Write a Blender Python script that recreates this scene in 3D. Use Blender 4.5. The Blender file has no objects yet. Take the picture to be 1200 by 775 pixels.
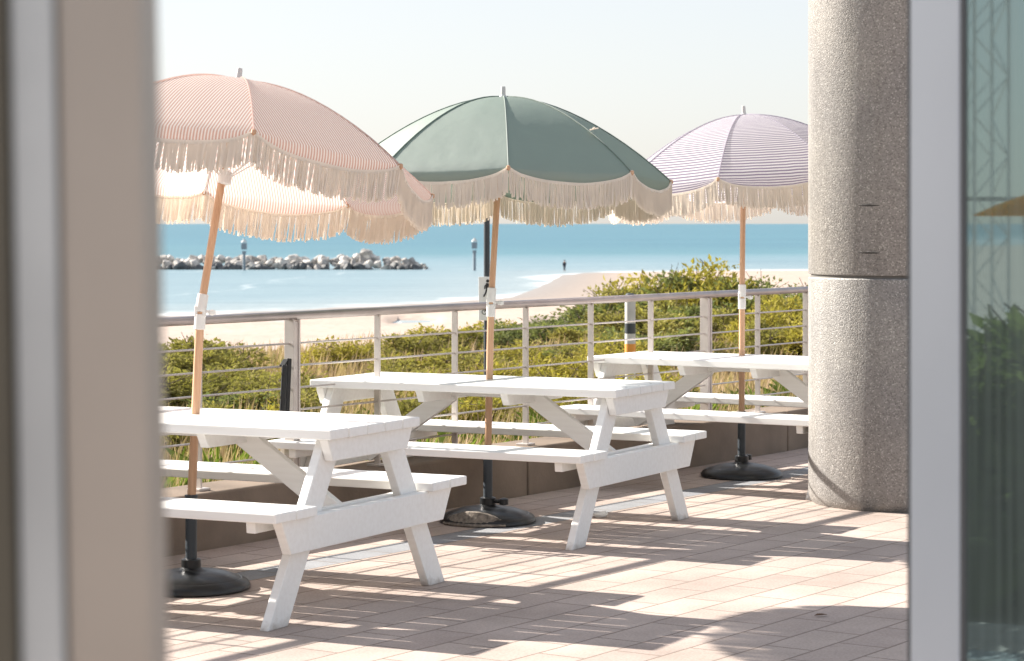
import bpy, bmesh, math, random
from mathutils import Vector, Matrix, noise

random.seed(11)
scene = bpy.context.scene
col = scene.collection
R = math.radians
H = 1.549                      # eye height above the paving
SEA = -5.9                     # sea level below the terrace

# ------------------------------------------------------------------ helpers
def link(o):
    col.objects.link(o)
    return o

def tag(o, label=None, cat=None, group=None, kind=None):
    if label: o['label'] = label
    if cat: o['category'] = cat
    if group: o['group'] = group
    if kind: o['kind'] = kind
    return o

def empty(name, loc=(0, 0, 0), rz=0.0, rot=None):
    o = bpy.data.objects.new(name, None)
    o.empty_display_size = 0.2
    o.location = loc
    o.rotation_euler = rot if rot else (0, 0, rz)
    return link(o)

def copy_tree(o, parent=None):
    c = o.copy()
    col.objects.link(c)
    c.parent = parent
    for ch in list(o.children):
        copy_tree(ch, c)
    return c

class MB:
    """collects shapes, builds one mesh object"""
    def __init__(self):
        self.v, self.f, self.m, self.uv = [], [], [], {}
        self.cur = 0
    def add(self, vs, fs):
        b = len(self.v)
        self.v += [tuple(p) for p in vs]
        for f in fs:
            self.f.append(tuple(b + i for i in f)); self.m.append(self.cur)
        return b
    def box(self, c, s, rot=None):
        hx, hy, hz = s[0] / 2, s[1] / 2, s[2] / 2
        P = [Vector((x, y, z)) for x in (-hx, hx) for y in (-hy, hy) for z in (-hz, hz)]
        if rot is not None: P = [rot @ p for p in P]
        c = Vector(c)
        self.add([p + c for p in P], [(0, 1, 3, 2), (4, 6, 7, 5), (0, 4, 5, 1), (2, 3, 7, 6), (0, 2, 6, 4), (1, 5, 7, 3)])
    def bar(self, a, b, w, t, up=(0, 0, 1)):
        """rectangular bar from a to b; w across, t along 'up'-ish"""
        a, b = Vector(a), Vector(b)
        d = (b - a); L = d.length; d.normalize()
        s = d.cross(Vector(up)).normalized(); u = s.cross(d)
        M = Matrix((d, s, u)).transposed()
        self.box((a + b) / 2, (L, w, t), M)
    def prism(self, poly, x0, x1):
        """poly in (y,z), extruded along x"""
        n = len(poly)
        vs = [(x0, y, z) for y, z in poly] + [(x1, y, z) for y, z in poly]
        fs = [tuple(range(n))[::-1], tuple(range(n, 2 * n))]
        for i in range(n):
            j = (i + 1) % n
            fs.append((i, j, n + j, n + i))
        self.add(vs, fs)
    def tube(self, pts, rad, n=12, cap=True):
        pts = [Vector(p) for p in pts]
        if not hasattr(rad, '__len__'): rad = [rad] * len(pts)
        vs, fs = [], []
        t0 = (pts[1] - pts[0]).normalized()
        ref = Vector((1, 0, 0)) if abs(t0.x) < .9 else Vector((0, 1, 0))
        for i, p in enumerate(pts):
            a = pts[max(i - 1, 0)]; b = pts[min(i + 1, len(pts) - 1)]
            t = (b - a).normalized()
            s = t.cross(ref).normalized(); u = s.cross(t)
            for k in range(n):
                q = 2 * math.pi * k / n
                vs.append(p + (s * math.cos(q) + u * math.sin(q)) * rad[i])
        for i in range(len(pts) - 1):
            for k in range(n):
                l = (k + 1) % n
                fs.append((i * n + k, i * n + l, (i + 1) * n + l, (i + 1) * n + k))
        if cap:
            fs.append(tuple(range(n))[::-1]); fs.append(tuple(range((len(pts) - 1) * n, len(pts) * n)))
        self.add(vs, fs)
    def lathe(self, prof, n=32, c=(0, 0, 0)):
        vs, fs = [], []
        for r, z in prof:
            for k in range(n):
                q = 2 * math.pi * k / n
                vs.append((c[0] + r * math.cos(q), c[1] + r * math.sin(q), c[2] + z))
        m = len(prof)
        for i in range(m - 1):
            for k in range(n):
                l = (k + 1) % n
                fs.append((i * n + k, i * n + l, (i + 1) * n + l, (i + 1) * n + k))
        fs.append(tuple(range(n))[::-1]); fs.append(tuple(range((m - 1) * n, m * n)))
        self.add(vs, fs)
    def build(self, name, mats, parent=None, smooth=None, bevel=0, loc=None, seg=2):
        me = bpy.data.meshes.new(name)
        me.from_pydata(self.v, [], self.f)
        if not isinstance(mats, (list, tuple)): mats = [mats]
        for m in mats: me.materials.append(m)
        if len(mats) > 1: me.polygons.foreach_set('material_index', self.m)
        me.update()
        bm = bmesh.new(); bm.from_mesh(me)
        if smooth != 'leaf':
            bmesh.ops.recalc_face_normals(bm, faces=bm.faces)
        bm.to_mesh(me); bm.free()
        if smooth and smooth != 'leaf':
            me.polygons.foreach_set('use_smooth', [True] * len(me.polygons))
            if smooth != 'all':
                me.set_sharp_from_angle(angle=R(38))
        o = bpy.data.objects.new(name, me)
        link(o)
        if loc is not None: o.location = loc
        if parent: o.parent = parent
        if bevel:
            b = o.modifiers.new('bevel', 'BEVEL'); b.width = bevel; b.segments = seg; b.limit_method = 'ANGLE'; b.angle_limit = R(40)
        return o

# ------------------------------------------------------------------ materials
def newmat(name):
    m = bpy.data.materials.new(name); m.use_nodes = True
    nt = m.node_tree; nt.nodes.clear()
    out = nt.nodes.new('ShaderNodeOutputMaterial')
    return m, nt, out

def N(nt, t, **kw):
    n = nt.nodes.new(t)
    for k, v in kw.items():
        if hasattr(n, k) and k not in n.inputs: setattr(n, k, v)
        else: n.inputs[k].default_value = v
    return n

def rgba(c): return (c[0], c[1], c[2], 1)

def ramp(nt, stops, fac):
    r = nt.nodes.new('ShaderNodeValToRGB')
    while len(r.color_ramp.elements) < len(stops): r.color_ramp.elements.new(.5)
    for e, (p, c) in zip(r.color_ramp.elements, stops):
        e.position = p; e.color = rgba(c) if hasattr(c, '__len__') else (c, c, c, 1)
    nt.links.new(fac, r.inputs['Fac'])
    return r

def mix(nt, a, b, fac, mode='MIX'):
    n = nt.nodes.new('ShaderNodeMix'); n.data_type = 'RGBA'; n.blend_type = mode
    for s, v in ((6, a), (7, b)):
        if hasattr(v, 'links'): nt.links.new(v, n.inputs[s])
        else: n.inputs[s].default_value = rgba(v)
    if hasattr(fac, 'links'): nt.links.new(fac, n.inputs[0])
    else: n.inputs[0].default_value = fac
    return n.outputs[2]

def math_(nt, op, a, b=None):
    n = nt.nodes.new('ShaderNodeMath'); n.operation = op
    for i, v in enumerate((a, b)):
        if v is None: continue
        if hasattr(v, 'links'): nt.links.new(v, n.inputs[i])
        else: n.inputs[i].default_value = v
    return n.outputs[0]

def simple(name, c, rough=.5, metal=0.0, vary=.12, scale=6.0, bump=0.0, bscale=60, spec=.5):
    m, nt, out = newmat(name)
    p = N(nt, 'ShaderNodeBsdfPrincipled', Roughness=rough, Metallic=metal)
    p.inputs['Specular IOR Level'].default_value = spec
    tc = N(nt, 'ShaderNodeTexCoord')
    no = N(nt, 'ShaderNodeTexNoise', Scale=scale, Detail=5.0)
    nt.links.new(tc.outputs['Object'], no.inputs['Vector'])
    lo = [x * (1 - vary) for x in c]; hi = [min(1, x * (1 + vary)) for x in c]
    r = ramp(nt, [(.3, lo), (.7, hi)], no.outputs['Fac'])
    nt.links.new(r.outputs['Color'], p.inputs['Base Color'])
    if bump:
        nb = N(nt, 'ShaderNodeTexNoise', Scale=bscale, Detail=4.0)
        nt.links.new(tc.outputs['Object'], nb.inputs['Vector'])
        b = N(nt, 'ShaderNodeBump', Strength=bump, Distance=.004)
        nt.links.new(nb.outputs['Fac'], b.inputs['Height']); nt.links.new(b.outputs['Normal'], p.inputs['Normal'])
    nt.links.new(p.outputs['BSDF'], out.inputs['Surface'])
    return m

M = {}
def white_paint():
    m, nt, out = newmat('white_paint')
    p = N(nt, 'ShaderNodeBsdfPrincipled', Roughness=.42)
    p.inputs['Specular IOR Level'].default_value = .35
    tc = N(nt, 'ShaderNodeTexCoord')
    mp = N(nt, 'ShaderNodeMapping'); mp.inputs['Scale'].default_value = (2.5, 45, 45)
    nt.links.new(tc.outputs['Object'], mp.inputs['Vector'])
    g = N(nt, 'ShaderNodeTexNoise', Scale=1.0, Detail=6.0)
    nt.links.new(mp.outputs['Vector'], g.inputs['Vector'])
    d = N(nt, 'ShaderNodeTexNoise', Scale=5.0, Detail=6.0)
    nt.links.new(tc.outputs['Object'], d.inputs['Vector'])
    c1 = ramp(nt, [(.35, (.83, .82, .79)), (.62, (.87, .865, .84))], g.outputs['Fac']).outputs['Color']
    f = ramp(nt, [(.64, 0.0), (.85, .25)], d.outputs['Fac']).outputs['Color']
    c = mix(nt, c1, (.70, .66, .58), f)
    sz = N(nt, 'ShaderNodeSeparateXYZ'); nt.links.new(tc.outputs['Object'], sz.inputs[0])
    gz = N(nt, 'ShaderNodeMapRange'); gz.inputs['From Min'].default_value = .085; gz.inputs['From Max'].default_value = .03
    d2 = N(nt, 'ShaderNodeTexNoise', Scale=28.0, Detail=5.0); nt.links.new(tc.outputs['Object'], d2.inputs['Vector'])
    nt.links.new(math_(nt, 'ADD', sz.outputs['Z'], math_(nt, 'MULTIPLY', d2.outputs['Fac'], .09)), gz.inputs['Value'])
    c = mix(nt, c, (.34, .27, .21), math_(nt, 'MULTIPLY', gz.outputs[0], .75))
    d3 = N(nt, 'ShaderNodeTexNoise', Scale=45.0, Detail=3.0); nt.links.new(tc.outputs['Object'], d3.inputs['Vector'])
    c = mix(nt, c, (.50, .44, .36), ramp(nt, [(.745, 0.0), (.79, .5)], d3.outputs['Fac']).outputs['Color'])
    nt.links.new(c, p.inputs['Base Color'])
    b = N(nt, 'ShaderNodeBump', Strength=.16, Distance=.002)
    nt.links.new(g.outputs['Fac'], b.inputs['Height']); nt.links.new(b.outputs['Normal'], p.inputs['Normal'])
    nt.links.new(p.outputs['BSDF'], out.inputs['Surface'])
    return m
M['white'] = white_paint()

def fabric(name, kind, c1, c2=None, period=.012, transl=.35, gloss=.0):
    m, nt, out = newmat(name)
    uv = N(nt, 'ShaderNodeUVMap')
    sp = N(nt, 'ShaderNodeSeparateXYZ'); nt.links.new(uv.outputs['UV'], sp.inputs[0])
    tc = N(nt, 'ShaderNodeTexCoord')
    no = N(nt, 'ShaderNodeTexNoise', Scale=9.0, Detail=4.0); nt.links.new(tc.outputs['Object'], no.inputs['Vector'])
    if kind == 'plain':
        c = mix(nt, [x * .92 for x in c1], [x * 1.08 for x in c1], no.outputs['Fac'])
    else:
        a = sp.outputs['X'] if kind == 'radial' else sp.outputs['Y']
        a = math_(nt, 'MULTIPLY', a, 2 * math.pi / period)
        s = math_(nt, 'SINE', a)
        s = math_(nt, 'MULTIPLY_ADD', s, 2.5); s.node.inputs[2].default_value = .5
        s.node.use_clamp = True
        c = mix(nt, c1, c2, s)
    df = N(nt, 'ShaderNodeBsdfDiffuse', Roughness=.6); tr = N(nt, 'ShaderNodeBsdfTranslucent')
    nt.links.new(c, df.inputs['Color']); nt.links.new(c, tr.inputs['Color'])
    wv = N(nt, 'ShaderNodeTexNoise', Scale=5.0, Detail=3.0); nt.links.new(tc.outputs['Object'], wv.inputs['Vector'])
    b = N(nt, 'ShaderNodeBump', Strength=.25, Distance=.02); nt.links.new(wv.outputs['Fac'], b.inputs['Height'])
    nt.links.new(b.outputs['Normal'], df.inputs['Normal'])
    mx = N(nt, 'ShaderNodeMixShader', Fac=transl)
    nt.links.new(df.outputs[0], mx.inputs[1]); nt.links.new(tr.outputs[0], mx.inputs[2])
    last = mx
    if gloss:
        gl = N(nt, 'ShaderNodeBsdfGlossy', Roughness=.66); gl.inputs['Color'].default_value = (1, 1, 1, 1)
        nt.links.new(b.outputs['Normal'], gl.inputs['Normal'])
        m2 = N(nt, 'ShaderNodeMixShader', Fac=gloss)
        nt.links.new(mx.outputs[0], m2.inputs[1]); nt.links.new(gl.outputs[0], m2.inputs[2]); last = m2
    nt.links.new(last.outputs[0], out.inputs['Surface'])
    return m
M['pink'] = fabric('pink_striped_canvas', 'radial', (.69, .465, .40), (.90, .86, .82), .013, .48)
M['green'] = fabric('sage_canvas', 'plain', (.150, .222, .166), None, .01, .22, .155)
M['purple'] = fabric('purple_striped_canvas', 'ring', (.36, .315, .41), (.89, .87, .88), .021, .45)
M['cream'] = fabric('cream_cotton', 'plain', (.92, .87, .80), None, .01, .42)

M['yellow'] = fabric('yellow_canvas', 'plain', (.85, .50, .08), None, .01, .5)

def wood():
    m, nt, out = newmat('varnished_wood')
    p = N(nt, 'ShaderNodeBsdfPrincipled', Roughness=.4)
    tc = N(nt, 'ShaderNodeTexCoord')
    mp = N(nt, 'ShaderNodeMapping'); mp.inputs['Scale'].default_value = (60, 60, 3)
    nt.links.new(tc.outputs['Object'], mp.inputs['Vector'])
    g = N(nt, 'ShaderNodeTexNoise', Scale=1.0, Detail=5.0); nt.links.new(mp.outputs['Vector'], g.inputs['Vector'])
    c = ramp(nt, [(.3, (.49, .28, .16)), (.7, (.65, .42, .265))], g.outputs['Fac'])
    nt.links.new(c.outputs['Color'], p.inputs['Base Color'])
    nt.links.new(p.outputs['BSDF'], out.inputs['Surface'])
    return m
M['wood'] = wood()
M['black'] = simple('black_plastic', (.013, .014, .015), .33, 0, .3, 9, .15, 50)
M['dark_rock'] = simple('scuffed_plastic', (.21, .175, .14), .8, 0, .55, 40, .5, 90)
M['white_plastic'] = simple('white_plastic', (.78, .78, .76), .4)
M['steel'] = simple('weathered_steel', (.57, .52, .485), .42, .5, .08, 14, .08, 200)
M['steel_rail'] = simple('handrail_steel', (.42, .37, .355), .36, .6, .1, 8, .05, 150)
M['dark_metal'] = simple('dark_paint_metal', (.035, .045, .055), .45)
M['beacon'] = simple('grey_beacon_paint', (.22, .25, .28), .6)
M['strap'] = simple('black_strap', (.015, .015, .016), .7)
M['alu'] = simple('grey_aluminium', (.50, .56, .625), .42, .1, .04, 3)
M['gasket'] = simple('rubber_gasket', (.07, .08, .09), .6)
M['orange'] = simple('orange_paint', (.75, .30, .05), .5)
M['grey_paint'] = simple('pale_grey_paint', (.55, .54, .52), .5)
M['sign_black'] = simple('sign_black', (.02, .02, .022), .5)
M['skin'] = simple('skin', (.45, .27, .19), .6)
M['sign_white'] = simple('sign_white', (.92, .91, .88), .6, 0, .03)
M['clothes'] = simple('dark_clothes', (.03, .035, .05), .8)
M['hair'] = simple('dark_hair', (.03, .02, .015), .6)
M['paper'] = simple('white_paper', (.82, .82, .80), .8)
M['dry_leaf'] = simple('dry_leaf', (.16, .09, .05), .7)

def bronze():
    m, nt, out = newmat('bronze_frame_metal')
    p = N(nt, 'ShaderNodeBsdfPrincipled', Roughness=.42, Metallic=.3)
    tc = N(nt, 'ShaderNodeTexCoord')
    no = N(nt, 'ShaderNodeTexNoise', Scale=4.0, Detail=4.0); nt.links.new(tc.outputs['Object'], no.inputs['Vector'])
    c = ramp(nt, [(.3, (.33, .30, .265)), (.7, (.39, .355, .315))], no.outputs['Fac'])
    nt.links.new(c.outputs['Color'], p.inputs['Base Color']); nt.links.new(p.outputs['BSDF'], out.inputs['Surface'])
    return m
M['bronze'] = bronze()
M['bronze_dark'] = simple('dark_bronze', (.085, .078, .058), .5, .2)
M['pale_strip'] = simple('pale_blue_grey_strip', (.42, .45, .46), .35, .1)

ROWDIR = Vector((.559, .829))       # direction of wall, railing and paver rows
ROWANG = math.atan2(.829, .559)
PERP = Vector((.829, -.559))        # from the wall into the terrace
W0 = Vector((-1.557, 11.18))        # a point at the foot of the wall

def paving():
    m, nt, out = newmat('terrace_pavers')
    p = N(nt, 'ShaderNodeBsdfPrincipled', Roughness=.82)
    p.inputs['Specular IOR Level'].default_value = .25
    tc = N(nt, 'ShaderNodeTexCoord')
    br = N(nt, 'ShaderNodeTexBrick', offset=.5, Scale=1.0)
    br.inputs['Color1'].default_value = (0, 0, 0, 1); br.inputs['Color2'].default_value = (1, 1, 1, 1)
    br.inputs['Mortar'].default_value = (.5, .5, .5, 1)
    br.inputs['Brick Width'].default_value = .40; br.inputs['Row Height'].default_value = .20
    br.inputs['Mortar Size'].default_value = .0052; br.inputs['Mortar Smooth'].default_value = .25
    wn = N(nt, 'ShaderNodeTexNoise', Scale=2.3, Detail=4.0); nt.links.new(tc.outputs['Object'], wn.inputs['Vector'])
    va = N(nt, 'ShaderNodeVectorMath', operation='MULTIPLY_ADD'); va.inputs[1].default_value = (.010, .010, 0)
    nt.links.new(wn.outputs['Color'], va.inputs[0]); nt.links.new(tc.outputs['Object'], va.inputs[2])
    nt.links.new(va.outputs[0], br.inputs['Vector'])
    sp = N(nt, 'ShaderNodeSeparateXYZ'); nt.links.new(tc.outputs['Object'], sp.inputs[0])
    # one row of grey pavers, 0.6 to 0.8 m from the wall (object y runs from the wall as minus)
    a = math_(nt, 'LESS_THAN', sp.outputs['Y'], -.6); b = math_(nt, 'GREATER_THAN', sp.outputs['Y'], -.8)
    band = math_(nt, 'MULTIPLY', a, b)
    n1 = N(nt, 'ShaderNodeTexNoise', Scale=1.3, Detail=6.0, Roughness=.65); nt.links.new(tc.outputs['Object'], n1.inputs['Vector'])
    n2 = N(nt, 'ShaderNodeTexNoise', Scale=90.0, Detail=3.0); nt.links.new(tc.outputs['Object'], n2.inputs['Vector'])
    c = mix(nt, (.445, .365, .322), (.505, .42, .368), br.outputs['Color'])
    c = mix(nt, c, mix(nt, (.27, .28, .30), (.31, .32, .335), br.outputs['Color']), band)
    st = ramp(nt, [(.33, (.78, .76, .74)), (.64, (1.07, 1.06, 1.05))], n1.outputs['Fac']).outputs['Color']
    c = mix(nt, c, st, 1.0, 'MULTIPLY')
    gr = ramp(nt, [(.3, (.86, .86, .86)), (.7, (1.1, 1.1, 1.1))], n2.outputs['Fac']).outputs['Color']
    c = mix(nt, c, gr, 1.0, 'MULTIPLY')
    n3 = N(nt, 'ShaderNodeTexNoise', Scale=7.0, Detail=2.0); nt.links.new(tc.outputs['Object'], n3.inputs['Vector'])
    dk = ramp(nt, [(.70, 0.0), (.78, .3)], n3.outputs['Fac']).outputs['Color']
    c = mix(nt, c, (.22, .18, .15), dk)
    jm = math_(nt, 'MULTIPLY', br.outputs['Fac'], .85)
    c = mix(nt, c, (.20, .155, .125), jm)
    nt.links.new(c, p.inputs['Base Color'])
    h = math_(nt, 'MULTIPLY', br.outputs['Fac'], -1.0)
    h = math_(nt, 'MULTIPLY_ADD', n2.outputs['Fac'], .25); h.node.inputs[2].default_value = 0
    h2 = math_(nt, 'SUBTRACT', h, br.outputs['Fac'])
    bp = N(nt, 'ShaderNodeBump', Strength=.6, Distance=.004); nt.links.new(h2, bp.inputs['Height'])
    nt.links.new(bp.outputs['Normal'], p.inputs['Normal'])
    nt.links.new(p.outputs['BSDF'], out.inputs['Surface'])
    return m
M['paving'] = paving()

def aggregate():
    m, nt, out = newmat('exposed_aggregate')
    p = N(nt, 'ShaderNodeBsdfPrincipled', Roughness=.52)
    p.inputs['Specular IOR Level'].default_value = .9
    tc = N(nt, 'ShaderNodeTexCoord')
    v = N(nt, 'ShaderNodeTexVoronoi', Scale=150.0); nt.links.new(tc.outputs['Object'], v.inputs['Vector'])
    n = N(nt, 'ShaderNodeTexNoise', Scale=2.2, Detail=6.0); nt.links.new(tc.outputs['Object'], n.inputs['Vector'])
    sp = N(nt, 'ShaderNodeSeparateColor'); nt.links.new(v.outputs['Color'], sp.inputs[0])
    c = ramp(nt, [(0, (.15, .142, .132)), (.3, (.24, .228, .212)), (.88, (.29, .276, .257)), (.985, (.46, .44, .41))], sp.outputs[0]).outputs['Color']
    g = ramp(nt, [(.35, (.82, .82, .84)), (.65, (1.08, 1.07, 1.05))], n.outputs['Fac']).outputs['Color']
    c = mix(nt, c, g, 1.0, 'MULTIPLY')
    ms = N(nt, 'ShaderNodeMapping'); ms.inputs['Scale'].default_value = (9, 9, .35); nt.links.new(tc.outputs['Object'], ms.inputs['Vector'])
    ns_ = N(nt, 'ShaderNodeTexNoise', Scale=1.0, Detail=5.0); nt.links.new(ms.outputs['Vector'], ns_.inputs['Vector'])
    wk = ramp(nt, [(.50, (1, 1, 1)), (.75, (.80, .79, .77))], ns_.outputs['Fac']).outputs['Color']
    c = mix(nt, c, wk, 1.0, 'MULTIPLY')
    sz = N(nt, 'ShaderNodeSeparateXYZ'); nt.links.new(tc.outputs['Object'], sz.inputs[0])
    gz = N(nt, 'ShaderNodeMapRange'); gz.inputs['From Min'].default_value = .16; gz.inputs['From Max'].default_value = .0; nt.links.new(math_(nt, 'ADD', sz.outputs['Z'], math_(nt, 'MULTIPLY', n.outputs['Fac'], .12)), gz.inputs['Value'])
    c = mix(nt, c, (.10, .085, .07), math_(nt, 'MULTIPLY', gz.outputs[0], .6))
    nt.links.new(c, p.inputs['Base Color'])
    b = N(nt, 'ShaderNodeBump', Strength=.5, Distance=.006); b.invert = True; b.inputs['Strength'].default_value = .3
    nt.links.new(v.outputs['Distance'], b.inputs['Height']); nt.links.new(b.outputs['Normal'], p.inputs['Normal'])
    nt.links.new(p.outputs['BSDF'], out.inputs['Surface'])
    return m
M['aggregate'] = aggregate()
M['joint'] = simple('joint_mortar', (.15, .142, .13), .9)
M['wall'] = simple('brown_concrete', (.22, .17, .13), .85, 0, .2, 3, .5, 45, .2)
M['mark'] = simple('shade_and_joint_dark', (.06, .055, .05), .9)  # dark colour for the painted notch shade on the column and the wall joints
M['rock'] = simple('boulder_stone', (.36, .335, .31), .9, 0, .45, .9, .8, 3, .2)
M['rock_pale'] = simple('pale_boulder_stone', (.58, .54, .49), .9, 0, .35, .9, .8, 3, .2)
M['rock_dark'] = simple('wet_boulder_stone', (.11, .11, .11), .7, 0, .4, .9, .8, 3, .3)

def sand_mat():
    m, nt, out = newmat('beach_and_dune')
    p = N(nt, 'ShaderNodeBsdfPrincipled', Roughness=.9); p.inputs['Specular IOR Level'].default_value = .15
    tc = N(nt, 'ShaderNodeTexCoord')
    at = N(nt, 'ShaderNodeAttribute', attribute_name='shore')
    n = N(nt, 'ShaderNodeTexNoise', Scale=.12, Detail=8.0, Roughness=.65); nt.links.new(tc.outputs['Object'], n.inputs['Vector'])
    n2 = N(nt, 'ShaderNodeTexNoise', Scale=1.6, Detail=6.0); nt.links.new(tc.outputs['Object'], n2.inputs['Vector'])
    c = ramp(nt, [(.3, (.41, .325, .275)), (.7, (.48, .39, .335))], n.outputs['Fac']).outputs['Color']
    c2 = ramp(nt, [(.35, (.85, .84, .82)), (.65, (1.08, 1.07, 1.05))], n2.outputs['Fac']).outputs['Color']
    c = mix(nt, c, c2, 1.0, 'MULTIPLY')
    wet = N(nt, 'ShaderNodeMapRange'); wet.inputs['From Min'].default_value = 16; wet.inputs['From Max'].default_value = 2
    nt.links.new(at.outputs['Fac'], wet.inputs['Value'])
    c = mix(nt, c, (.30, .25, .21), wet.outputs[0])
    nt.links.new(c, p.inputs['Base Color'])
    rr = N(nt, 'ShaderNodeMapRange'); rr.inputs['From Min'].default_value = 12; rr.inputs['From Max'].default_value = 1
    rr.inputs['To Min'].default_value = .9; rr.inputs['To Max'].default_value = .3
    nt.links.new(at.outputs['Fac'], rr.inputs['Value']); nt.links.new(rr.outputs[0], p.inputs['Roughness'])
    b = N(nt, 'ShaderNodeBump', Strength=.5, Distance=.15); nt.links.new(n2.outputs['Fac'], b.inputs['Height'])
    nt.links.new(b.outputs['Normal'], p.inputs['Normal'])
    nt.links.new(p.outputs['BSDF'], out.inputs['Surface'])
    return m
M['sand'] = sand_mat()

def sea_mat():
    m, nt, out = newmat('sea_water')
    p = N(nt, 'ShaderNodeBsdfPrincipled', Roughness=.35); p.inputs['Specular IOR Level'].default_value = .12
    tc = N(nt, 'ShaderNodeTexCoord')
    at = N(nt, 'ShaderNodeAttribute', attribute_name='shore')     # metres out from the waterline (negative = land)
    d = math_(nt, 'MULTIPLY', at.outputs['Fac'], -1.0)
    n = N(nt, 'ShaderNodeTexNoise', Scale=.035, Detail=5.0); nt.links.new(tc.outputs['Object'], n.inputs['Vector'])
    w = math_(nt, 'MULTIPLY_ADD', n.outputs['Fac'], 24.0); w.node.inputs[2].default_value = -12
    dn = math_(nt, 'ADD', d, w)
    mr = N(nt, 'ShaderNodeMapRange'); mr.inputs['From Min'].default_value = 0; mr.inputs['From Max'].default_value = 420
    nt.links.new(d, mr.inputs['Value'])
    c = ramp(nt, [(0, (.28, .33, .34)), (.05, (.20, .28, .31)), (.32, (.145, .245, .285)), (.50, (.075, .19, .23)), (1.0, (.055, .165, .215))], mr.outputs[0]).outputs['Color']
    # wind patches far out
    mp = N(nt, 'ShaderNodeMapping'); mp.inputs['Scale'].default_value = (.002, .012, 1); nt.links.new(tc.outputs['Object'], mp.inputs['Vector'])
    np_ = N(nt, 'ShaderNodeTexNoise', Scale=1.0, Detail=5.0); nt.links.new(mp.outputs['Vector'], np_.inputs['Vector'])
    g = ramp(nt, [(.35, (.9, .93, .95)), (.65, (1.1, 1.07, 1.05))], np_.outputs['Fac']).outputs['Color']
    c = mix(nt, c, g, 1.0, 'MULTIPLY')
    mq = N(nt, 'ShaderNodeMapping'); mq.inputs['Scale'].default_value = (.03, .22, 1); nt.links.new(tc.outputs['Object'], mq.inputs['Vector'])
    nq = N(nt, 'ShaderNodeTexNoise', Scale=1.0, Detail=7.0, Roughness=.65); nt.links.new(mq.outputs['Vector'], nq.inputs['Vector'])
    c = mix(nt, c, ramp(nt, [(.35, (.84, .88, .90)), (.66, (1.16, 1.12, 1.10))], nq.outputs['Fac']).outputs['Color'], 1.0, 'MULTIPLY')
    # foam: the wash at the edge and two broken lines of small waves
    nf = N(nt, 'ShaderNodeTexNoise', Scale=.30, Detail=8.0, Roughness=.7); nt.links.new(tc.outputs['Object'], nf.inputs['Vector'])
    def band(c0, wdt, thr):
        t = math_(nt, 'SUBTRACT', dn, c0); t = math_(nt, 'ABSOLUTE', t); t = math_(nt, 'DIVIDE', t, wdt)
        t = math_(nt, 'SUBTRACT', 1.0, t); t = math_(nt, 'MAXIMUM', t, 0.0)
        t = math_(nt, 'ADD', t, nf.outputs['Fac']); t = math_(nt, 'SUBTRACT', t, thr)
        t = math_(nt, 'MULTIPLY', t, 2.2); t = math_(nt, 'MINIMUM', t, 1.0); return math_(nt, 'MAXIMUM', t, 0.0)
    f = math_(nt, 'MAXIMUM', band(-4, 11, .92), band(34, 5, 1.40))
    f = math_(nt, 'MAXIMUM', f, band(62, 4, 1.36))
    f = math_(nt, 'MULTIPLY', f, .9)
    c = mix(nt, c, (.80, .81, .80), f)
    nt.links.new(c, p.inputs['Base Color'])
    mb = N(nt, 'ShaderNodeMapping'); mb.inputs['Scale'].default_value = (.35, .9, 1); nt.links.new(tc.outputs['Object'], mb.inputs['Vector'])
    wv = N(nt, 'ShaderNodeTexNoise', Scale=1.0, Detail=6.0); nt.links.new(mb.outputs['Vector'], wv.inputs['Vector'])
    b = N(nt, 'ShaderNodeBump', Strength=.6, Distance=.5); nt.links.new(wv.outputs['Fac'], b.inputs['Height'])
    nt.links.new(b.outputs['Normal'], p.inputs['Normal'])
    nt.links.new(p.outputs['BSDF'], out.inputs['Surface'])
    return m
M['sea'] = sea_mat()

def leaf_mat(name, lo, hi, transl=.3):
    m, nt, out = newmat(name)
    oi = N(nt, 'ShaderNodeObjectInfo'); ge = N(nt, 'ShaderNodeNewGeometry')
    tc = N(nt, 'ShaderNodeTexCoord')
    no = N(nt, 'ShaderNodeTexNoise', Scale=3.0, Detail=3.0); nt.links.new(tc.outputs['Object'], no.inputs['Vector'])
    f = math_(nt, 'MULTIPLY', ge.outputs['Random Per Island'], .45)
    f2 = math_(nt, 'MULTIPLY', oi.outputs['Random'], .30)
    f3 = math_(nt, 'MULTIPLY_ADD', no.outputs['Fac'], .8); f3.node.inputs[2].default_value = -.27
    f = math_(nt, 'ADD', math_(nt, 'ADD', f, f2), f3)
    c = ramp(nt, [(0, lo), (1, hi)], f).outputs['Color']
    df = N(nt, 'ShaderNodeBsdfDiffuse'); tr = N(nt, 'ShaderNodeBsdfTranslucent')
    nt.links.new(c, df.inputs['Color']); nt.links.new(mix(nt, c, (1.0, 1.1, .6), 1.0, 'MULTIPLY'), tr.inputs['Color'])
    mx = N(nt, 'ShaderNodeMixShader', Fac=transl)
    nt.links.new(df.outputs[0], mx.inputs[1]); nt.links.new(tr.outputs[0], mx.inputs[2])
    nt.links.new(mx.outputs[0], out.inputs['Surface'])
    return m
M['leaf_olive'] = leaf_mat('olive_leaves', (.16, .15, .055), (.45, .39, .14))
M['leaf_yellow'] = leaf_mat('yellow_green_leaves', (.19, .175, .04), (.54, .44, .12))
M['leaf_green'] = leaf_mat('green_leaves', (.11, .13, .06), (.32, .33, .15))
M['leaf_bright'] = leaf_mat('bright_green_leaves', (.09, .13, .03), (.30, .36, .09))
M['grass'] = leaf_mat('dry_grass', (.30, .21, .13), (.62, .48, .34), .25)
M['grass_green'] = leaf_mat('green_grass', (.15, .16, .05), (.40, .38, .16), .25)
M['twig'] = simple('twig', (.12, .085, .06), .9)

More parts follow.
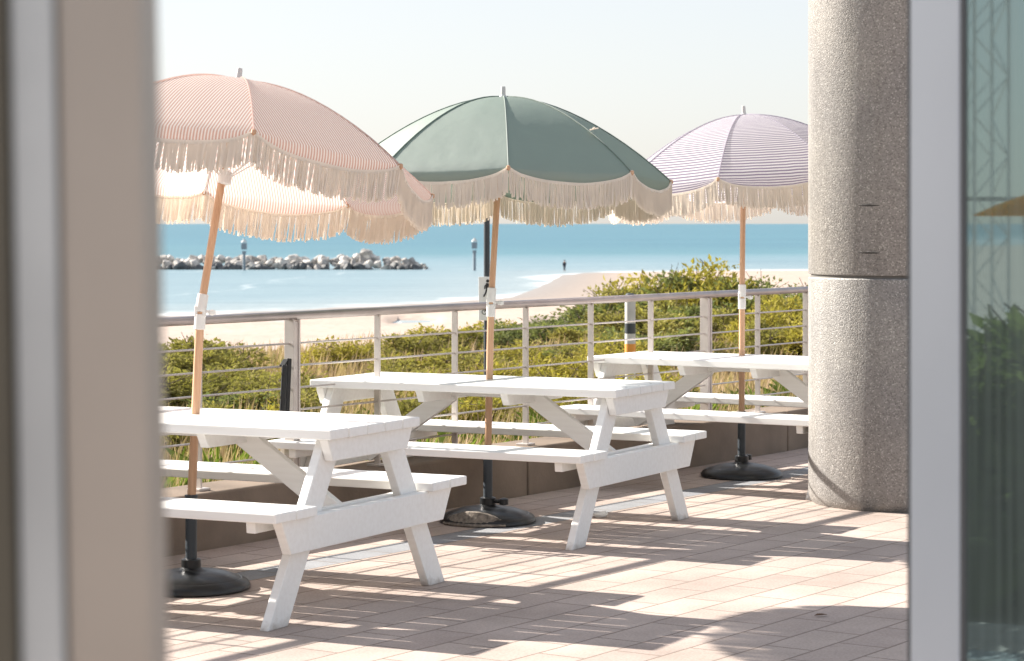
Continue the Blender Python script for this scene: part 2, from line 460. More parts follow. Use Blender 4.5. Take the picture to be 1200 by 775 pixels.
# ------------------------------------------------------------------ terrain, sea
SHORE = [(-6000, 2600), (-900, 850), (-400, 600), (-150, 330), (-60, 215), (-28.5, 192), (-8, 224), (0, 242), (4.3, 296), (7, 346), (13, 368), (48, 384), (120, 396), (400, 430), (6000, 1200)]
SHORE = [Vector(p) for p in SHORE]
def shore(x, y):
    """signed distance to the waterline, positive on land"""
    p = Vector((x, y)); best = 1e9; sign = 1
    for a, b in zip(SHORE, SHORE[1:]):
        ab = b - a; t = max(0, min(1, (p - a).dot(ab) / ab.length_squared))
        q = a + ab * t; d = (p - q).length
        if d < best:
            best = d; cr = ab.x * (p.y - a.y) - ab.y * (p.x - a.x)
            sign = -1 if cr > 0 else 1
    return best * sign
def lerp_tab(t, x):
    if x <= t[0][0]: return t[0][1]
    for (a, b), (c, d) in zip(t, t[1:]):
        if x <= c:
            k = (x - a) / (c - a); k = k * k * (3 - 2 * k) if c - a > 8 else k
            return b + (d - b) * k
    return t[-1][1]
PROF = [(.3, -.12), (4, -.30), (12, -.50), (17, -.75), (24, -1.8), (34, -3.4), (52, -4.7), (90, -5.2), (160, -5.45)]
def ground(x, y):
    e = -((x - W0.x) * PERP.x + (y - W0.y) * PERP.y)
    if e < .3: z = -.12 if e > -1.5 else -.3
    else:
        z = lerp_tab(PROF, e)
        amp = min(1, e / 6) * .16
        z += amp * noise.noise((x * .25, y * .25, 3.1)) + amp * .8 * noise.noise((x * .7, y * .7, 8.1))
    s = shore(x, y)
    if s < 60: z = min(z, SEA + .012 * max(s, 0) + .0) if s > 0 else SEA - min(4, -s * .03)
    return z

def polar(angles, radii, zf, name, mat, attr=True):
    vs, fs, at = [], [], []
    for r in radii:
        for a in angles:
            x, y = r * math.sin(a), r * math.cos(a)
            vs.append((x, y, zf(x, y))); at.append(shore(x, y))
    n = len(angles)
    for i in range(len(radii) - 1):
        for k in range(n - 1):
            fs.append((i * n + k, i * n + k + 1, (i + 1) * n + k + 1, (i + 1) * n + k))
    me = bpy.data.meshes.new(name); me.from_pydata(vs, [], fs); me.materials.append(mat)
    A = me.attributes.new('shore', 'FLOAT', 'POINT'); A.data.foreach_set('value', at)
    me.polygons.foreach_set('use_smooth', [True] * len(fs)); me.update()
    return link(bpy.data.objects.new(name, me))

def arange(a, b, s):
    o = []
    while a < b - 1e-9: o.append(a); a += s
    return o + [b]
angs = [R(a) for a in arange(-180, -80, 5)[:-1] + arange(-80, -14, 1.0)[:-1] + arange(-14, 14, .25)[:-1] + arange(14, 60, 1.5)[:-1] + arange(60, 180, 6)]
rad = [.5]
while rad[-1] < 700: rad.append(rad[-1] * 1.045 + .05)
rad += [1200, 2500, 6000, 15000, 30000]
tag(polar(angs, rad, ground, 'dune_and_beach_ground', M['sand']), kind='structure')
angs = [R(a) for a in arange(-90, -14, 1.0)[:-1] + arange(-14, 14, .2)[:-1] + arange(14, 85, 1.5)]
rad = [150]
while rad[-1] < 600: rad.append(rad[-1] * 1.012)
while rad[-1] < 32000: rad.append(rad[-1] * 1.15)
tag(polar(angs, rad, lambda x, y: SEA, 'sea', M['sea']), kind='structure')

# terrace paving: local x along the rows, local y away from the wall is minus
pv = MB(); pv.add([(-30, -30, 0), (40, -30, 0), (40, 0, 0), (-30, 0, 0)], [(0, 1, 2, 3)])
o = pv.build('terrace_paving', M['paving'], loc=(W0.x, W0.y, 0)); o.rotation_euler = (0, 0, ROWANG); tag(o, kind='structure')

# ------------------------------------------------------------------ wall and railing (local x along, y outward +)
wl = empty('terrace_wall', (W0.x, W0.y, 0), ROWANG)
tag(wl, 'low brown concrete wall along the terrace edge under the steel railing', 'wall')
b = MB()
s = -3.45
while s < 14:
    b.box((s + 1.6, .16, .07), (3.188, .32, .40)); s += 3.2
b.build('wall_body', M['wall'], wl, bevel=.012)
c_ = MB(); c_.box((5.3, .16, .02), (17.4, .26, .42)); c_.build('joint_filler', M['mark'], wl)

rl = empty('terrace_railing', (W0.x, W0.y, 0), ROWANG)
tag(rl, 'pale metal railing with round handrail, posts and thin horizontal rods above the low wall', 'railing')
RY = .10; s0 = .956; step = .706
b = MB(); b.tube([(-3.32, RY, 1.085), (13.6, RY, 1.087)], .0220, 16); b.build('handrail', M['steel_rail'], rl, smooth=True)
for k in range(6):
    b = MB(); z = .945 - .112 * k; b.tube([(-3.32, RY, z), (13.6, RY, z)], .0052, 8); b.build('rod', M['steel'], rl, smooth=True)
for i in range(-6, 18):
    x = s0 + i * step
    thick = i % 6 == 0
    b = MB()
    if thick:
        b.box((x - .021, RY, .665), (.012, .062, .80)); b.box((x + .021, RY, .665), (.012, .062, .80))
        b.box((x, RY, .665), (.029, .050, .78)); b.box((x, RY, .276), (.12, .12, .012))
        for hx in (-.04, .04):
            b.tube([(x + hx, RY - .04, .28), (x + hx, RY - .04, .296)], .008, 8)
    else:
        b.box((x, RY, .670), (.012, .036, .79)); b.box((x, RY, .276), (.08, .08, .012))
    b.build('post', M['steel'], rl, bevel=.002)

# ------------------------------------------------------------------ column
YC = 13.28; XC = 2.17; RC = .52
cr = empty('concrete_column', (XC, YC, 0))
tag(cr, 'thick round column of exposed aggregate concrete standing on the paving', 'column')
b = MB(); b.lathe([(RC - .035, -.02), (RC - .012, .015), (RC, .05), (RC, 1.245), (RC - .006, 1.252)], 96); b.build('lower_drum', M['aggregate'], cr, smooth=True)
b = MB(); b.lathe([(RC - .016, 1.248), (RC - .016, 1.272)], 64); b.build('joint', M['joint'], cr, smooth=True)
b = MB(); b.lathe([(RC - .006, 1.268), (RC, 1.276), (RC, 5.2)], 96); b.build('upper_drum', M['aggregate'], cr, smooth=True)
for z in (1.645, 1.39):  # dark raised strips painted in for the shade of small notches
    b = MB(); vs = []
    for k in range(7):
        a = R(-90 - 36 + k * 2.2)
        for rr in (RC - .01, RC + .0015):
            for dz in (-.005, .005): vs.append((rr * math.cos(a), rr * math.sin(a), z + dz * (1 - abs(k - 3) / 4.5)))
    fs = []
    for k in range(6):
        q = k * 4
        fs += [(q + 2, q + 3, q + 7, q + 6), (q, q + 2, q + 6, q + 4), (q + 1, q + 5, q + 7, q + 3)]
    b.add(vs, fs); b.build('notch_shade', M['mark'], cr)

# ------------------------------------------------------------------ picnic tables
def picnic_table():
    L, Wd, th = .872, .363, .040
    t = empty('picnic_table')
    b = MB(); pw = (2 * Wd - 4 * .008) / 5
    for k in range(5):
        v = -Wd + pw / 2 + k * (pw + .008)
        b.box((random.uniform(-.002, .002), v, .74 - th / 2 + random.uniform(-.001, .001)), (2 * L, pw, th))
    b.build('tabletop', M['white'], t, bevel=.005)
    for sg in (-1, 1):
        b = MB()
        for k in range(2):
            v = sg * (.467 + .0745 + k * .156)
            b.box((random.uniform(-.002, .002), v, .455 - .019 + random.uniform(-.001, .001)), (2 * L + .012, .149, .038))
        b.build('seat', M['white'], t, bevel=.005)
    for sx in (-1, 1):
        def X(a, b_): return (sx * a, sx * b_) if sx > 0 else (sx * b_, sx * a)
        for sg in (-1, 1):
            b = MB()
            poly = [(sg * .712, 0), (sg * .568, 0), (sg * .150, .698), (sg * .294, .698)]
            b.prism(poly, *X(.765, .805))
            b.build('leg', M['white'], t, bevel=.004)
        b = MB(); b.prism([(-.345, .699), (.345, .699), (.300, .612), (-.300, .612)], *X(.807, .847)); b.build('top_batten', M['white'], t, bevel=.004)
        b = MB(); b.prism([(-.690, .416), (.690, .416), (.615, .282), (-.615, .282)], *X(.807, .849)); b.build('end_beam', M['white'], t, bevel=.004)
        b = MB(); b.prism([(-.740, .416), (.740, .416), (.735, .372), (-.735, .372)], *X(.722, .763)); b.build('seat_cleat', M['white'], t, bevel=.004)
        b = MB(); b.bar((sx * .742, 0, .330), (sx * .225, 0, .672), .038, .088); b.build('brace', M['white'], t, bevel=.004)
    b = MB(); b.box((0, 0, .677), (.48, .045, .042)); 
    b.prism([(-.335, .699), (.335, .699), (.300, .640), (-.300, .640)], -.262, -.222)
    b.prism([(-.335, .699), (.335, .699), (.300, .640), (-.300, .640)], .222, .262)
    b.build('centre_batten', M['white'], t, bevel=.003)
    for x in (-.83, .83):
        for v in (-.29, -.15, 0, .15, .29):
            b = MB(); b.lathe([(.007, .7395), (.007, .7408), (.004, .7412)], 10, (x, v, 0)); b.build('screw', M['grey_paint'], t, smooth=True)
        for sg in (-1, 1):
            for v in (.54, .70):
                b = MB(); b.lathe([(.007, .4545), (.007, .4558), (.004, .4562)], 10, (x, sg * v, 0)); b.build('screw', M['grey_paint'], t, smooth=True)
    return t

T = [(-1.327, 10.055, .463), (-.107, 12.307, .472), (1.386, 14.391, .575)]
TL = ['nearest white picnic table, cut off by the door frame, under the pink umbrella',
      'white wooden picnic table in the middle, under the sage green umbrella',
      'farthest white picnic table, under the purple striped umbrella and partly behind the column']
tab = picnic_table()
for i, (x, y, a) in enumerate(T):
    o = tab if i == 0 else copy_tree(tab)
    o.location = (x, y, 0); o.rotation_euler = (0, 0, -a)
    tag(o, TL[i], 'picnic table', 'white picnic tables in a row')

# ------------------------------------------------------------------ umbrellas
def canopy(parent, mat, Rr=.875, drop=.43, seed=0, ns=14, nt=16):
    rng = random.Random(seed)
    vs, fs, uvs = [], [], []
    def rib(t):
        q = t * 1.0
        r = Rr * (q - .05 * math.sin(math.pi * q) + .0)
        z = -drop * (.05 * q + .95 * q ** 2.2)
        return r, z
    edges = []
    for k in range(8):
        a0 = k * math.pi / 4 - math.pi / 2; a1 = a0 + math.pi / 4
        e = []
        base = len(vs)
        FL = 5
        am = (a0 + a1) / 2; outm = Vector((math.cos(am), math.sin(am), 0))
        for i in range(nt + FL + 1):
            t = .03 + .97 * min(i, nt) / nt
            fl = max(0, i - nt) / FL
            for j in range(ns + 1):
                s = j / ns
                sag = 4 * s * (1 - s)
                r, z = rib(t)
                p0 = Vector((r * math.cos(a0), r * math.sin(a0), z)); p1 = Vector((r * math.cos(a1), r * math.sin(a1), z))
                w = (p1 - p0).length
                p = p0.lerp(p1, s)
                p.z -= .008 * sag * t * t
                p += outm * (.012 * sag * math.sin(math.pi * t) + .010 * sag * t ** 6)
                # slack in the cloth: shallow creases running to the rib ends
                p.z += .0035 * t * t * noise.noise((s * 7 + k * 3.1, t * 4, seed * 5.3)) * min(1, sag * 2)
                if fl:
                    dp = (.060 + .006 * noise.noise((k * 2.3, seed * 3.0, 1.0))) * sag ** .62
                    p += Vector((0, 0, -dp * fl)) + outm * dp * (.30 * fl - .28 * fl * fl + .10 * fl * noise.noise((s * 5, k * 1.7, seed * 2.2)))
                vs.append(p); uvs.append(((s - .5) * w + k, t * .98 + fl * .08))
                if i == nt + FL: e.append(p.copy())
        for i in range(nt + FL):
            for j in range(ns):
                q = base + i * (ns + 1) + j
                fs.append((q, q + 1, q + ns + 2, q + ns + 1))
        edges.append(e)
    me = bpy.data.meshes.new('canopy'); me.from_pydata(vs, [], fs); me.materials.append(mat)
    uv = me.uv_layers.new(name='UVMap')
    for lp in me.loops: uv.data[lp.index].uv = uvs[lp.vertex_index]
    me.polygons.foreach_set('use_smooth', [True] * len(fs)); me.update()
    c = link(bpy.data.objects.new('canopy', me)); c.parent = parent
    # piping along the ribs
    b = MB()
    for k in range(8):
        a = k * math.pi / 4 - math.pi / 2
        pts = []
        for i in range(13):
            r, z = rib(.04 + .96 * i / 12); pts.append((r * math.cos(a) * 1.002, r * math.sin(a) * 1.002, z + .003))
        b.tube(pts, .0035, 6)
    pp = b.build('piping', mat, c, smooth=True)
    # fringe
    fr = MB()
    for e in edges:
        n = 150
        acc = [0]
        for p, q in zip(e, e[1:]): acc.append(acc[-1] + (q - p).length)
        def at(u):
            d = u * acc[-1]
            for i in range(len(e) - 1):
                if d <= acc[i + 1] + 1e-9:
                    return e[i].lerp(e[i + 1], (d - acc[i]) / (acc[i + 1] - acc[i]))
            return e[-1].copy()
        # woven header tape
        pts = [at(i / 20) for i in range(21)]
        outw = Vector((sum(p.x for p in pts), sum(p.y for p in pts), 0)).normalized()
        vsb, fsb = [], []
        for i, p in enumerate(pts):
            for dz in (.004, -.012):
                for of in (.004, .009): vsb.append(p + outw * of + Vector((0, 0, dz)))
        for i in range(20):
            q = i * 4
            fsb += [(q, q + 4, q + 6, q + 2), (q + 1, q + 3, q + 7, q + 5), (q, q + 1, q + 5, q + 4), (q + 2, q + 6, q + 7, q + 3)]
        fr.add(vsb, fsb)
        tang = (pts[-1] - pts[0]).normalized()
        for i in range(n):
            u = (i + .5 + rng.uniform(-.35, .35)) / n
            if rng.random() < .04: continue
            p = at(u) + outw * (.0065 + rng.uniform(-.003, .003)) + Vector((0, 0, -.004))
            ln = .121 * rng.uniform(.86, 1.07)
            sw = tang * (rng.gauss(0, .0045) + .002 * math.sin(i * .55 + seed)) + outw * rng.gauss(.002, .004)
            w = rng.uniform(.0032, .0052)
            p2 = p + sw * .35 + Vector((0, 0, -ln * .55)); p3 = p + sw + Vector((0, 0, -ln))
            vsb = []
            for q, ww in ((p, w * .8), (p2, w), (p3, w * 1.1)):
                for a in (0, 2.094, 4.189):
                    vsb.append(q + (tang * math.cos(a) + outw * math.sin(a)) * ww)
            fsb = []
            for h in (0, 3):
                for k in range(3):
                    l = (k + 1) % 3; fsb.append((h + k, h + l, h + 3 + l, h + 3 + k))
            fr.add(vsb, fsb + [(8, 7, 6)])
    fr.build('fringe', M['cream'], c, smooth='leaf')
    # ribs and stretchers under the cloth
    for k in range(8):
        a = k * math.pi / 4 - math.pi / 2
        b = MB(); pts = []
        for i in range(9):
            r, z = rib(.03 + .97 * i / 8); pts.append((r * math.cos(a) * .995, r * math.sin(a) * .995, z - .010))
        b.tube(pts, .004, 6)
        rb = b.build('rib', M['white_plastic'], parent, smooth=True)
        b = MB(); r, z = rib(.52); b.tube([(.022 * math.cos(a), .022 * math.sin(a), -.42), (r * math.cos(a), r * math.sin(a), z - .012)], .0032, 6)
        b.build('stretcher', M['white_plastic'], rb, smooth=True)
        b = MB(); r, z = rib(1.0); b.lathe([(.002, .012), (.010, .008), (.011, -.006), (.004, -.014)], 10, (r * math.cos(a) * 1.005, r * math.sin(a) * 1.005, z - .002))
        b.build('rib_tip', M['wood'], rb, smooth=True)
    return c

def umbrella(x, y, mat, lean_lo, lean_x, lean_y, zj, ztop, spin, label, seed, tagm=False, Rr=.875, drop=.40, tip=None):
    """x,y foot; lower pole leans lean_lo, upper part leans lean_x / lean_y beyond the joint"""
    u = empty('beach_umbrella', (x, y, 0))
    tag(u, label, 'umbrella', 'fringed beach umbrellas over the tables')
    pj = Vector(((zj - .4) * lean_lo, 0, zj)); p0 = Vector((-.0, 0, .36))
    b = MB(); b.tube([p0 - Vector((0, 0, .06)), p0, pj], .0185, 18); b.build('lower_pole', M['wood'], u, smooth=True)
    up = Vector((lean_x, lean_y, 1)).normalized()
    pt = pj + up * ((ztop - zj) / up.z)
    b = MB(); b.tube([pj, pt - up * .05], .0165, 18); b.build('upper_pole', M['wood'], u, smooth=True)
    b = MB(); b.tube([pj - Vector((lean_lo, 0, 1)) * .075, pj - Vector((lean_lo, 0, 1)) * .01], .0235, 18)
    b.tube([pj + up * .0, pj + up * .075], .0235, 18)
    b.box(pj, (.046, .030, .05)); j = b.build('tilt_joint', M['white_plastic'], u, smooth=True, bevel=.003)
    b = MB(); b.tube([pj + Vector((.018, 0, -.0)), pj + Vector((.045, -.004, 0))], .006, 8); b.lathe([(.003, -.012), (.016, -.008), (.016, .008), (.003, .012)], 12, pj + Vector((.05, -.004, -.004)))
    b.build('knob', M['white_plastic'], j, smooth=True)
    h = empty('canopy_frame', pt - up * .055)
    h.rotation_mode = 'QUATERNION'
    q = Vector((0, 0, 1)).rotation_difference(Vector((tip[0], tip[1], 1)).normalized() if tip else up)
    h.rotation_quaternion = q @ Matrix.Rotation(spin, 3, 'Z').to_quaternion()
    h.parent = u
    # canopy parts hang on the umbrella itself (two levels): move frame transform into the parts
    cn = canopy(h, mat, Rr=Rr, drop=drop, seed=seed)
    Mx = Matrix.Translation(h.location) @ h.rotation_quaternion.to_matrix().to_4x4()
    for ch in list(h.children):
        ch.parent = u; ch.matrix_local = Mx
    bpy.data.objects.remove(h)
    b = MB(); b.lathe([(.020, -.012), (.019, .0), (.0135, .006), (.013, .042), (.011, .050), (.004, .052)], 16)
    f = b.build('finial', M['grey_paint'], u, smooth=True); f.matrix_local = Mx @ Matrix.Translation((0, 0, .006))
    b = MB(); b.lathe([(.018, -.455), (.029, -.45), (.029, -.40), (.018, -.39)], 16)
    f = b.build('runner', M['white_plastic'], u, smooth=True); f.matrix_local = Mx
    if tagm:
        b = MB(); b.box((0, 0, 0), (.045, .018, .006)); b.tube([(.0, -.02, .004), (.0, .02, .004)], .006, 8)
        f = b.build('strap_toggle', M['cream'], u, bevel=.002); a = R(-45); f.matrix_local = Mx @ Matrix.Translation((.63 * math.cos(a), .63 * math.sin(a), -.205)) @ Matrix.Rotation(R(-12), 4, 'Y')
    return u

UB = [(-1.36, 10.13), (-.125, 12.40), (1.405, 14.62)]
umbrella(*UB[0], M['pink'], .050, .145, .150, 1.175, 2.215, R(13), 'pink and cream striped umbrella with a cream fringe, leaning over the nearest table', 1, False, .90, .365, (.118, .15))
umbrella(*UB[1], M['green'], .022, .058, .060, 1.14, 2.262, R(2), 'plain sage green umbrella with a cream fringe over the middle table', 2, True, .875, .435, (.004, .055))
umbrella(*UB[2], M['purple'], .004, .013, .03, 1.10, 2.268, R(-17), 'purple and white striped umbrella with a cream fringe over the farthest table', 3, False, .88, .425, (-.06, .04))

def umbrella_base(hero):
    t = empty('umbrella_base')
    b = MB(); b.lathe([(.235, 0), (.250, .006), (.250, .020), (.238, .036), (.215, .048), (.209, .046), (.203, .051), (.15, .070), (.09, .080), (.05, .085), (.036, .098)], 64)
    d = b.build('foot', M['black'], t, smooth=True)
    b = MB(); b.tube([(0, 0, .09), (0, 0, .39)], .0245, 20); b.lathe([(.025, .382), (.028, .384), (.028, .398), (.02, .40)], 20); b.build('tube', M['dark_metal'], t, smooth=True)
    b = MB(); b.lathe([(.030, .088), (.042, .092), (.042, .125), (.031, .13)], 20); cl = b.build('collar', M['black'], t, smooth=True)
    b = MB(); b.tube([(.03, -.01, .110), (.085, -.03, .110)], .010, 10); b.lathe([(.006, -.02), (.024, -.016), (.024, .012), (.008, .018)], 12, (.09, -.032, .112)); b.build('knob', M['black'], cl, smooth=True)
    return t
BL = ['round black umbrella foot under the nearest table, beside the blurred door frame',
      'black umbrella foot with a scuffed flat front, under the middle table',
      'round black umbrella foot under the farthest table, left of the column']
base = umbrella_base(False)
for i, (x, y) in enumerate(UB):
    o = base if i == 0 else copy_tree(base)
    o.location = (x, y, 0); o.rotation_euler = (0, 0, R((120, -10, 80)[i]))
    tag(o, BL[i], 'umbrella base', 'black umbrella feet')
    if i == 1: mid = o
# scuffed flat face on the front of the middle foot
b = MB(); vs = []
for k in range(13):
    a = R(-90 - 55 + k * 7.2)
    h = .068 * math.sin(math.pi * (k + .8) / 13.6) ** .6 + .006
    for rr, z in ((.253, .003), (.256, .008), (.250 - h * .4, h), (.20, h + .004)):
        vs.append((rr * math.cos(a), rr * math.sin(a), z + random.uniform(-.001, .001)))
fs = []
for k in range(12):
    for h in range(3): fs.append((k * 4 + h, k * 4 + 4 + h, k * 4 + 5 + h, k * 4 + 1 + h))
b.add(vs, fs); sc = b.build('scuffed_face', M['dark_rock'], mid, smooth=True); sc['label'] = 'scuffed brown front face of the foot'

# ------------------------------------------------------------------ doorway
fr = empty('door_frame', (0, 0, 0))
tag(fr, 'blurred brown metal door frame post close to the camera on the left', 'door frame')
def post(name, mat, x0, x1, y0, y1, bev=.002):
    b = MB(); b.box(((x0 + x1) / 2, (y0 + y1) / 2, 1.3), (x1 - x0, y1 - y0, 2.6))
    return b.build(name, mat, fr, bevel=bev)
post('jamb', M['bronze'], -.2185, -.176, 1.20, 1.26)
post('cover_strip', M['pale_strip'], -.2415, -.2195, 1.196, 1.255)
post('side_panel', M['bronze_dark'], -.60, -.2425, 1.19, 1.25)
fr.rotation_euler = (0, R(-1.0), 0); fr.location = (.0185, 0, 0)

dr = empty('glass_door', (.517, 3.0, 0))
PH = R(16.0)     # the leaf runs from its outer stile back towards the camera
dr.rotation_euler = (0, 0, math.atan2(-math.cos(PH), math.sin(PH)))
tag(dr, 'open glass door leaf with a grey aluminium stile on the right', 'door')
def leafbox(name, mat, x0, x1, z0, z1, y0, y1, bev=.003):
    b = MB(); b.box(((x0 + x1) / 2, (y0 + y1) / 2, (z0 + z1) / 2), (x1 - x0, y1 - y0, z1 - z0)); return b.build(name, mat, dr, bevel=bev)
# local x from the outer stile to the hinge, local -y faces the view
leafbox('stile', M['alu'], .006, .140, .0, 2.4, -.022, .022)
leafbox('edge_seal', M['gasket'], -.004, .0055, .0, 2.4, -.021, .018, .001)
leafbox('glazing_bead', M['gasket'], .1405, .154, .1, 2.3, -.0205, .017, .001)
leafbox('stile', M['alu'], .86, .98, .0, 2.4, -.022, .022)
leafbox('bottom_rail', M['alu'], .1545, .859, .0, .12, -.022, .022)
leafbox('top_rail', M['alu'], .1545, .859, 2.28, 2.4, -.022, .022)
def glass_mat():
    m, nt, out = newmat('tinted_door_glass')
    g = N(nt, 'ShaderNodeBsdfGlossy', Roughness=.018); g.inputs['Color'].default_value = (.19, .27, .285, 1)
    t = N(nt, 'ShaderNodeBsdfTransparent'); t.inputs['Color'].default_value = (.16, .22, .19, 1)
    mx = N(nt, 'ShaderNodeMixShader', Fac=.86)
    nt.links.new(t.outputs[0], mx.inputs[1]); nt.links.new(g.outputs[0], mx.inputs[2])
    # painted haze: pale diffuse colour mutes the reflection, in faint vertical streaks
    df = N(nt, 'ShaderNodeBsdfDiffuse'); df.inputs['Color'].default_value = (.36, .46, .44, 1)
    tc = N(nt, 'ShaderNodeTexCoord'); mp = N(nt, 'ShaderNodeMapping'); mp.inputs['Scale'].default_value = (70, 1, 1.2); nt.links.new(tc.outputs['Object'], mp.inputs['Vector'])
    no = N(nt, 'ShaderNodeTexNoise', Scale=1.0, Detail=4.0); nt.links.new(mp.outputs['Vector'], no.inputs['Vector'])
    m2 = N(nt, 'ShaderNodeMixShader'); nt.links.new(ramp(nt, [(.3, .12), (.75, .32)], no.outputs['Fac']).outputs['Color'], m2.inputs[0])
    nt.links.new(mx.outputs[0], m2.inputs[1]); nt.links.new(df.outputs[0], m2.inputs[2]); nt.links.new(m2.outputs[0], out.inputs['Surface'])
    return m
M['glass'] = glass_mat()
leafbox('glass_pane', M['glass'], .1545, .859, .121, 2.279, -.0185, -.0085, 0)

bw = empty('door_shade_wall', (-1.72, 3.55, 0)); tag(bw, 'unseen concrete wall left of the doorway, added to shade the glass door', 'wall')  # unseen wall segment, added to keep the glass door in shade
b = MB(); b.box((0, 0, 1.9), (2.1, .30, 3.8)); b.build('pier', M['wall'], bw, bevel=.01)
b = MB(); b.box((0, -.01, .06), (2.13, .34, .12)); b.build('plinth', M['wall'], bw, bevel=.005)

# ------------------------------------------------------------------ vegetation
def bush_mesh(seed, mat, leaf=.04, n=2600, lobes=13):
    rng = random.Random(seed)
    b = MB()
    L = []
    for i in range(lobes):
        a = rng.uniform(0, 2 * math.pi); rr = rng.uniform(.0, .40) ** .8
        z = rng.uniform(.12, .66) * (1.15 - rr)
        L.append((Vector((rr * math.cos(a), rr * math.sin(a), z)), rng.uniform(.08, .21)))
    for i in range(n):
        c, r = rng.choice(L)
        d = Vector((rng.gauss(0, 1), rng.gauss(0, 1), rng.gauss(.25, .9))).normalized()
        p = c + d * r * (rng.random() ** .35) * rng.uniform(.8, 1.22)
        if p.z < 0: p.z = rng.uniform(0, .15)
        s = leaf * rng.choice((.55, .8, 1.0, 1.3, 1.75)) * rng.uniform(.85, 1.15)
        ax = (d * .7 + Vector((rng.gauss(0, .6), rng.gauss(0, .6), rng.gauss(.3, .6)))).normalized()
        sd = ax.cross(Vector((rng.gauss(0, 1), rng.gauss(0, 1), rng.gauss(0, 1)))).normalized()
        up = sd.cross(ax) * s * .15
        b.add([p - ax * s * .1, p + sd * s * .26 + ax * s * .4 + up, p + ax * s, p - sd * s * .26 + ax * s * .4 + up], [(0, 1, 2, 3)])
    b.cur = 1
    for c, r in L:
        b.tube([(c.x * .15, c.y * .15, -.08), (c.x * .6, c.y * .6, c.z * .5), tuple(c)], [.014, .010, .005], 5)
        for k in range(5):
            d = Vector((rng.gauss(0, 1), rng.gauss(0, 1), rng.gauss(.8, .6))).normalized()
            b.tube([tuple(c), tuple(c + d * r * rng.uniform(1.0, 1.55))], [.005, .002], 4)
    me_o = b.build('shrub', [mat, M['twig']], smooth='leaf')
    me = me_o.data; bpy.data.objects.remove(me_o)
    return me
MESH = {}
for kind, mt in (('olive', 'leaf_olive'), ('yellow', 'leaf_yellow'), ('green', 'leaf_green')):
    MESH[kind] = [bush_mesh(100 + 7 * i + len(kind), M[mt], .036, 5200, 17 + 3 * i) for i in range(3)]
BLAB = {'olive': 'olive green dune shrub with fine leaves beyond the railing', 'yellow': 'bright yellow green dune shrub beyond the railing', 'green': 'darker green leafy dune shrub beyond the railing'}
rb = random.Random(5)
def bush(x, y, hgt, wid, kind, label=None, group=None):
    o = bpy.data.objects.new('shrub', rb.choice(MESH[kind])); link(o)
    o.location = (x, y, ground(x, y) - .03)
    wid *= 1.1; hgt *= rb.uniform(.86, 1.10); o.scale = (wid, wid * rb.uniform(.85, 1.15), hgt / .82); o.rotation_euler = (rb.uniform(-.06, .06), rb.uniform(-.06, .06), rb.uniform(0, 6.28))
    tag(o, label or BLAB[kind], 'shrub', group or kind + ' dune shrubs beyond the railing')
    return o
